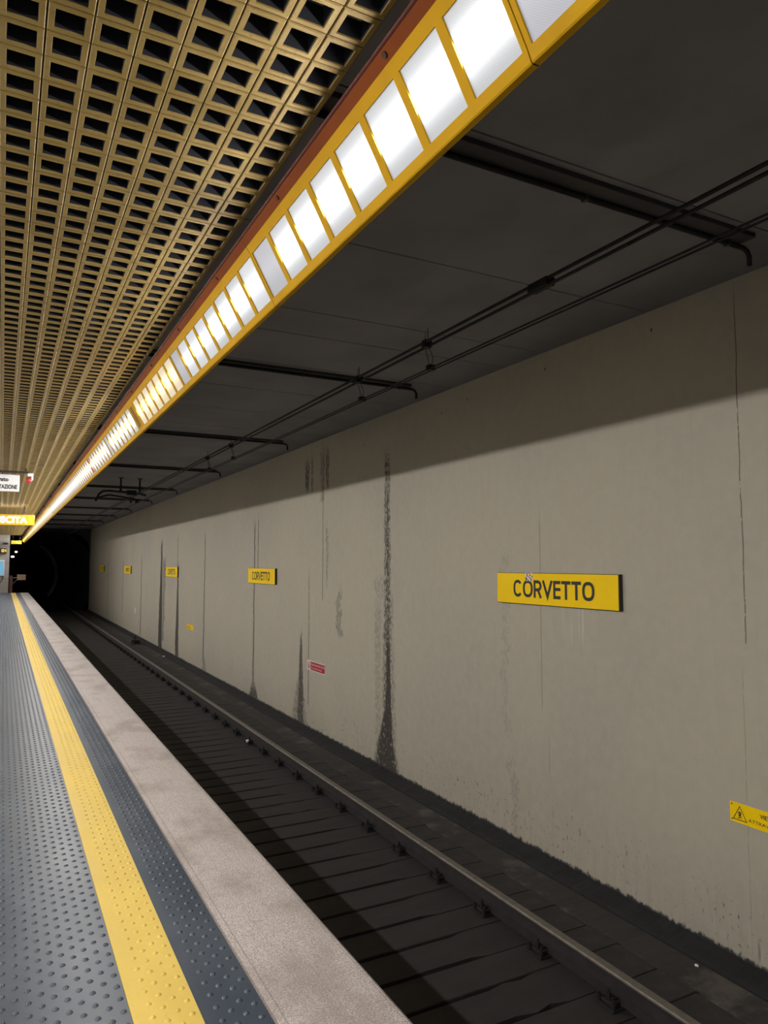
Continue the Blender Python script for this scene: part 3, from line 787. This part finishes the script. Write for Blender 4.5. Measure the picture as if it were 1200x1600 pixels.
def skull_triangle(parent, x0, z0, s):
    mb = stroke_mesh([([(0, 0), (.103*s, 0), (.0515*s, .09*s)], True)], .006*s)
    on_wall('warning_triangle', mb.mesh('warning_triangle', M['ink']), parent, (x0, 0, z0)) .location.y = 0
    return None
def warning_sign(y, z, w_, h, label):
    t = thing('warning_sign', label, 'warning sign', (WX, y, z), 'yellow warning signs')
    mb = MB(); mb.box(-.006, 0, -w_, 0, 0, h, 0, .001); build(mb, 'plate', M['sign_yellow'], t)
    tri = stroke_mesh([([(0, 0), (.103, 0), (.0515, .092)], True)], .0055)
    tr = on_wall('warning_triangle', tri.mesh('warning_triangle', M['ink']), t, (-.0066, -.026, .022))
    mb = MB()   # skull and crossbones
    sk = [(.0515+.0135*math.cos(a), .046+.013*math.sin(a), .0003) for a in [2*math.pi*i/16 for i in range(16)]]; mb.poly(sk)
    mb.quad((.044, .026, .0003), (.059, .026, .0003), (.059, .038, .0003), (.044, .038, .0003))
    for s in (1, -1): mb.quad((.0515-s*.018, .012, .0004), (.0515-s*.018+.003, .008, .0004), (.0515+s*.018, .025, .0004), (.0515+s*.018-.003, .029, .0004))
    for s in (1, -1): mb.poly([(.0515+s*.0055+.0034*math.cos(a), .045+.0036*math.sin(a), .0006) for a in [2*math.pi*i/8 for i in range(8)]], 1)
    on_wall('skull', mb.mesh('skull', [M['ink'], M['sign_yellow']]), t, (-.0068, -.026, .022))
    on_wall('lettering', text_mesh('VIETATO', .029, M['ink'], None, .02), t, (-.0068, -.230, .080))
    on_wall('lettering', text_mesh('ATTRAVERSARE I BINARI', .0225, M['ink'], .445, .008), t, (-.0068, -.143, .031))
    mb = MB()
    for (yy, zz) in ((-.016, h-.016), (-w_+.016, h-.016), (-.016, .016), (-w_+.016, .016)): mb.tube([(-.005, yy, zz), (-.008, yy, zz)], .005, 8)
    build(mb, 'fixing', M['bolt'], t)
warning_sign(3.484, -1.821+1.55, .74, .136, 'yellow skull warning sign low on the wall, cut by the frame')
warning_sign(20.6, -1.815+1.55, .74, .136, 'small far yellow warning sign low on the wall between two stains')
# red prohibition notice
t = thing('notice', 'red and white notice low on the wall beside a dark stain', 'notice', (WX, 11.546, -1.788+1.55))
mb = MB(); mb.box(-.006, 0, -.765, 0, 0, .16, 0, .001); build(mb, 'plate', M['white'], t)
mb = MB(); mb.box(-.0075, -.0062, -.758, -.155, .012, .148); build(mb, 'red_field', M['red'], t)
ring = stroke_mesh([([(.05*math.cos(a), .05*math.sin(a)) for a in [2*math.pi*i/20 for i in range(20)]], True), ([(-.033, .033), (.033, -.033)], False)], .013)
on_wall('prohibition_ring', ring.mesh('prohibition_ring', M['red']), t, (-.007, -.077, .08))
fig = stroke_mesh([([(0, -.03), (0, .015)], False), ([(-.018, .0), (.018, .006)], False), ([(-.014, -.04), (0, -.01), (.014, -.04)], False)], .011)
on_wall('walking_figure', fig.mesh('walking_figure', M['ink']), t, (-.0066, -.077, .08))
on_wall('lettering', text_mesh('Vietato attraversare i binari', .036, M['pink_ink'], .575, .02), t, (-.0082, -.168, .092))
on_wall('lettering', text_mesh('Do not cross the tracks', .033, M['pink_ink'], .47, .012), t, (-.0082, -.168, .036))
# little white mark
mb = stroke_mesh([([(0, 0), (0, .26)], False), ([(0, .16), (.16, .15), (.22, .10)], False), ([(.03, .06), (.16, .05)], False)], .045)
o = on_wall('painted_mark', mb.mesh('painted_mark', M['chip']), None, (WX-.002, 29.6, -1.93+1.55)); tag(o, 'small white painted scribble low on the far wall', 'graffiti')

# ------------------------------------------------------------------ hanging signs under the grille
def px_y(xr, zr, Y): return xr*Y, zr*Y
Y = 12.3
t = thing('hanging_sign', 'white hanging sign reading vato and TAZIONE under a dark bar', 'hanging sign', (0, Y, 0))
mb = MB(); mb.box(-.62, .186, 0, .05, 2.652, 2.914, 0, .012); build(mb, 'sign_board', M['white'], t)
mb = MB(); mb.box(-.64, .32, 0, .06, 2.945, 2.972, 0, .004)
for x in (-.5, -.1, .27): mb.box(x-.012, x+.012, .015, .045, 2.972, GR+.003)
for x in (-.5, -.05): mb.box(x-.01, x+.01, .015, .035, 2.912, 2.947)
build(mb, 'hanger_bar', M['black'], t)
def right_text(txt, h, width, xr, z, parent, y, mat, bold=.0):
    me = text_mesh(txt, h, mat, width, bold); return on_face('lettering', me, parent, (xr-width, y, z))
right_text('Riservato', .064, .30, .036, 2.808, t, -.003, M['ink'], .03)
right_text('STAZIONE', .064, .275, .158, 2.694, t, -.003, M['ink'], .03)
t = thing('alarm_lamp', 'small red and white lamp unit on the end of the dark hanging bar', 'alarm lamp', (.325, Y, 0))
mb = MB(); mb.box(-.03, .05, 0, .08, 2.90, 2.95, 0, .008); mb.box(.025, .05, .0, .08, 2.84, 2.90, 0, .006); build(mb, 'mount', M['white'], t)
b = bmesh.new(); bmesh.ops.create_uvsphere(b, u_segments=14, v_segments=8, radius=.042)
for v in b.verts: v.co = Vector((v.co.x-.015, v.co.y+.03, v.co.z*.85+2.84))
mb = MB(); mb.addbm(b); build(mb, 'lamp_dome', simple('red_lens', srgb(196, 40, 52), .25, 0, .05, 9), t, (0, 0, 0), True)

Y = 20.5
t = thing('exit_sign', 'yellow lit USCITA exit sign hanging below the gilded ceiling', 'exit sign', (0, Y, 0))
M['exit_yellow'] = emit('exit_sign_yellow', srgb(250, 190, 0), .30, srgb(200, 150, 0))
M['exit_white'] = emit('exit_sign_white', (1, 1, 1, 1), 1.1, (.8, .8, .8, 1))
mb = MB(); mb.box(-1.0, .69, 0, .16, 1.55+.988, 1.55+1.252, 0, .006); build(mb, 'sign_box', M['exit_yellow'], t)
me = text_mesh('USCITA', .158, M['exit_white'], .76, .045); on_face('lettering', me, t, (.527-.76, -.004, 1.55+1.045))
mb = MB()
for x in (-.7, .45): mb.box(x-.012, x+.012, .07, .09, 1.55+1.25, GR+.003)
build(mb, 'hanger_rod', M['black'], t)
L = bpy.data.lights.new('sign_top_lamp', 'AREA'); L.shape = 'RECTANGLE'; L.size = 1.3; L.size_y = .10; L.energy = 9; L.color = (1, .9, .75)
lo = bpy.data.objects.new('sign_top_lamp', L); C.objects.link(lo); lo.parent = t; lo.location = (-.15, .08, 1.55+1.26); lo.rotation_euler = (math.pi, 0, 0)

# ------------------------------------------------------------------ far end of the platform
t = thing('far_sign', 'small dim yellow hanging sign where the strip lights end', 'hanging sign', (0, YE-.6, 0))
mb = MB(); mb.box(.36, .86, 0, .12, 1.55+1.05, 1.55+1.235, 0, .006); build(mb, 'sign_box', emit('far_sign_yellow', srgb(190, 160, 20), .03, srgb(200, 165, 20)), t)
mb = MB()
for x in (.45, .77): mb.box(x-.012, x+.012, .05, .07, 1.55+1.23, GR-.006); mb.box(x-.07, x+.07, .0, .12, GR-.008, GR)
build(mb, 'hanger_rod', M['black'], t)
t = thing('departure_display', 'dark departure display with amber characters on the end wall', 'display', (0, YE-.2, 0))
mb = MB(); mb.box(-.9, .18, 0, .2, 1.55+.565, 1.55+.83, 0, .01); build(mb, 'housing', M['black'], t)
M['amber'] = emit('amber_segments', (1, .42, .04, 1), 2.2)
dg = stroke_mesh([([(.055*math.cos(a), .062*math.sin(a)) for a in [2*math.pi*i/16 for i in range(16)]], True), ([(.135, -.07), (.135, .07)], False), ([(.11, .045), (.135, .07)], False)], .036)
on_face('digits', dg.mesh('digits', M['amber']), t, (-.005, -.004, 1.55+.70))
t = thing('info_screen', 'white framed info screen glowing blue on the end wall', 'screen', (0, YE-.12, 0))
mb = MB(); mb.box(-.60, .10, 0, .12, 1.55-.64, 1.55+.20, 0, .015); build(mb, 'frame', M['white'], t)
mb = MB(); mb.box(-.54, .04, -.006, .01, 1.55-.57, 1.55+.14); build(mb, 'screen_panel', emit('blue_screen', srgb(120, 190, 225), .75), t)
t = thing('security_camera', 'small dark security camera high on the end wall', 'camera', (.10, YE, 1.55+1.08))
mb = MB(); mb.box(-.02, .02, -.1, 0, -.02, .02); build(mb, 'bracket', M['grey_metal'], t)
mb = MB(); mb.box(-.12, .10, -.2, -.1, -.05, .05, 0, .01); mb.tube([(.10, -.15, 0), (.14, -.15, 0)], .035, 10); build(mb, 'camera_body', M['black'], t)
mb = MB(); mb.tube([(.05, YE-.02, 1.55-.66), (.02, YE-.02, .72), (-.10, YE-.02, .55), (-.14, YE-.02, .3)], .02, 6)
tag(build(mb, 'screen_cable', M['black']), 'black cable hanging below the blue info screen', 'cable')
mb = MB(); mb.box(.36, .47, YE-.12, YE-.0, .0, .92, 0, .01)
tag(build(mb, 'end_post', M['brown_post']), 'reddish brown steel post at the far end of the platform', 'post')
t = thing('bracket_sign', 'small brown sign on a triangular bracket beyond the platform end', 'sign', (0, YE+.3, 0))
mb = MB(); mb.tube([(.50, 0, .82), (.50, 0, .42)], .018, 6); mb.tube([(.47, 0, .80), (.80, 0, .80)], .018, 6); mb.tube([(.50, 0, .44), (.78, 0, .76)], .018, 6); build(mb, 'bracket', M['grey_metal'], t)
mb = MB(); mb.box(.72, 1.14, -.03, 0, .67, .97, 0, .006); build(mb, 'plate', simple('tan_plate', srgb(170, 140, 110), .6, 0, .1, 5), t)
mb = MB(); mb.box(.47, .51, -.02, .02, 0-.05, .86); build(mb, 'upright', M['brown_post'], t)
def tunnel_lamp(x, z, w_, label):
    mb = MB(); mb.box(x-w_, x+w_, -.05, .05, z-.05, z+.05, 0, .03)
    tag(build(mb, 'tunnel_lamp', emit('tunnel_lamp_glow', (1, .98, .95, 1), 3.0), None, (0, YT+2.2, 0)), label, 'lamp', 'tunnel lamps')
tunnel_lamp(.70, 1.55+.72, .07, 'small white lamp in the dark tunnel, upper one')
tunnel_lamp(.52, 1.55+.43, .09, 'small white lamp in the dark tunnel, lower one')
# pale lining ring deep in the tunnel
mb = MB(); prev = None
for i in range(19):
    a = math.radians(-38+i*5.2); p = [(cx-1.35+2.75*math.cos(a), 60.0, .75+2.75*math.sin(a)), (cx-1.35+2.52*math.cos(a), 60.0, .75+2.52*math.sin(a))]
    q = [(v[0], 60.35, v[2]) for v in p]
    if prev:
        mb.quad(prev[0], prev[1], p[1], p[0]); mb.quad(prev[1], prev[3], q[1], p[1])
    prev = p+q
struct(build(mb, 'trim_1', simple('pale_lining_ring', srgb(215, 212, 210), .8, 0, .1, 3)))
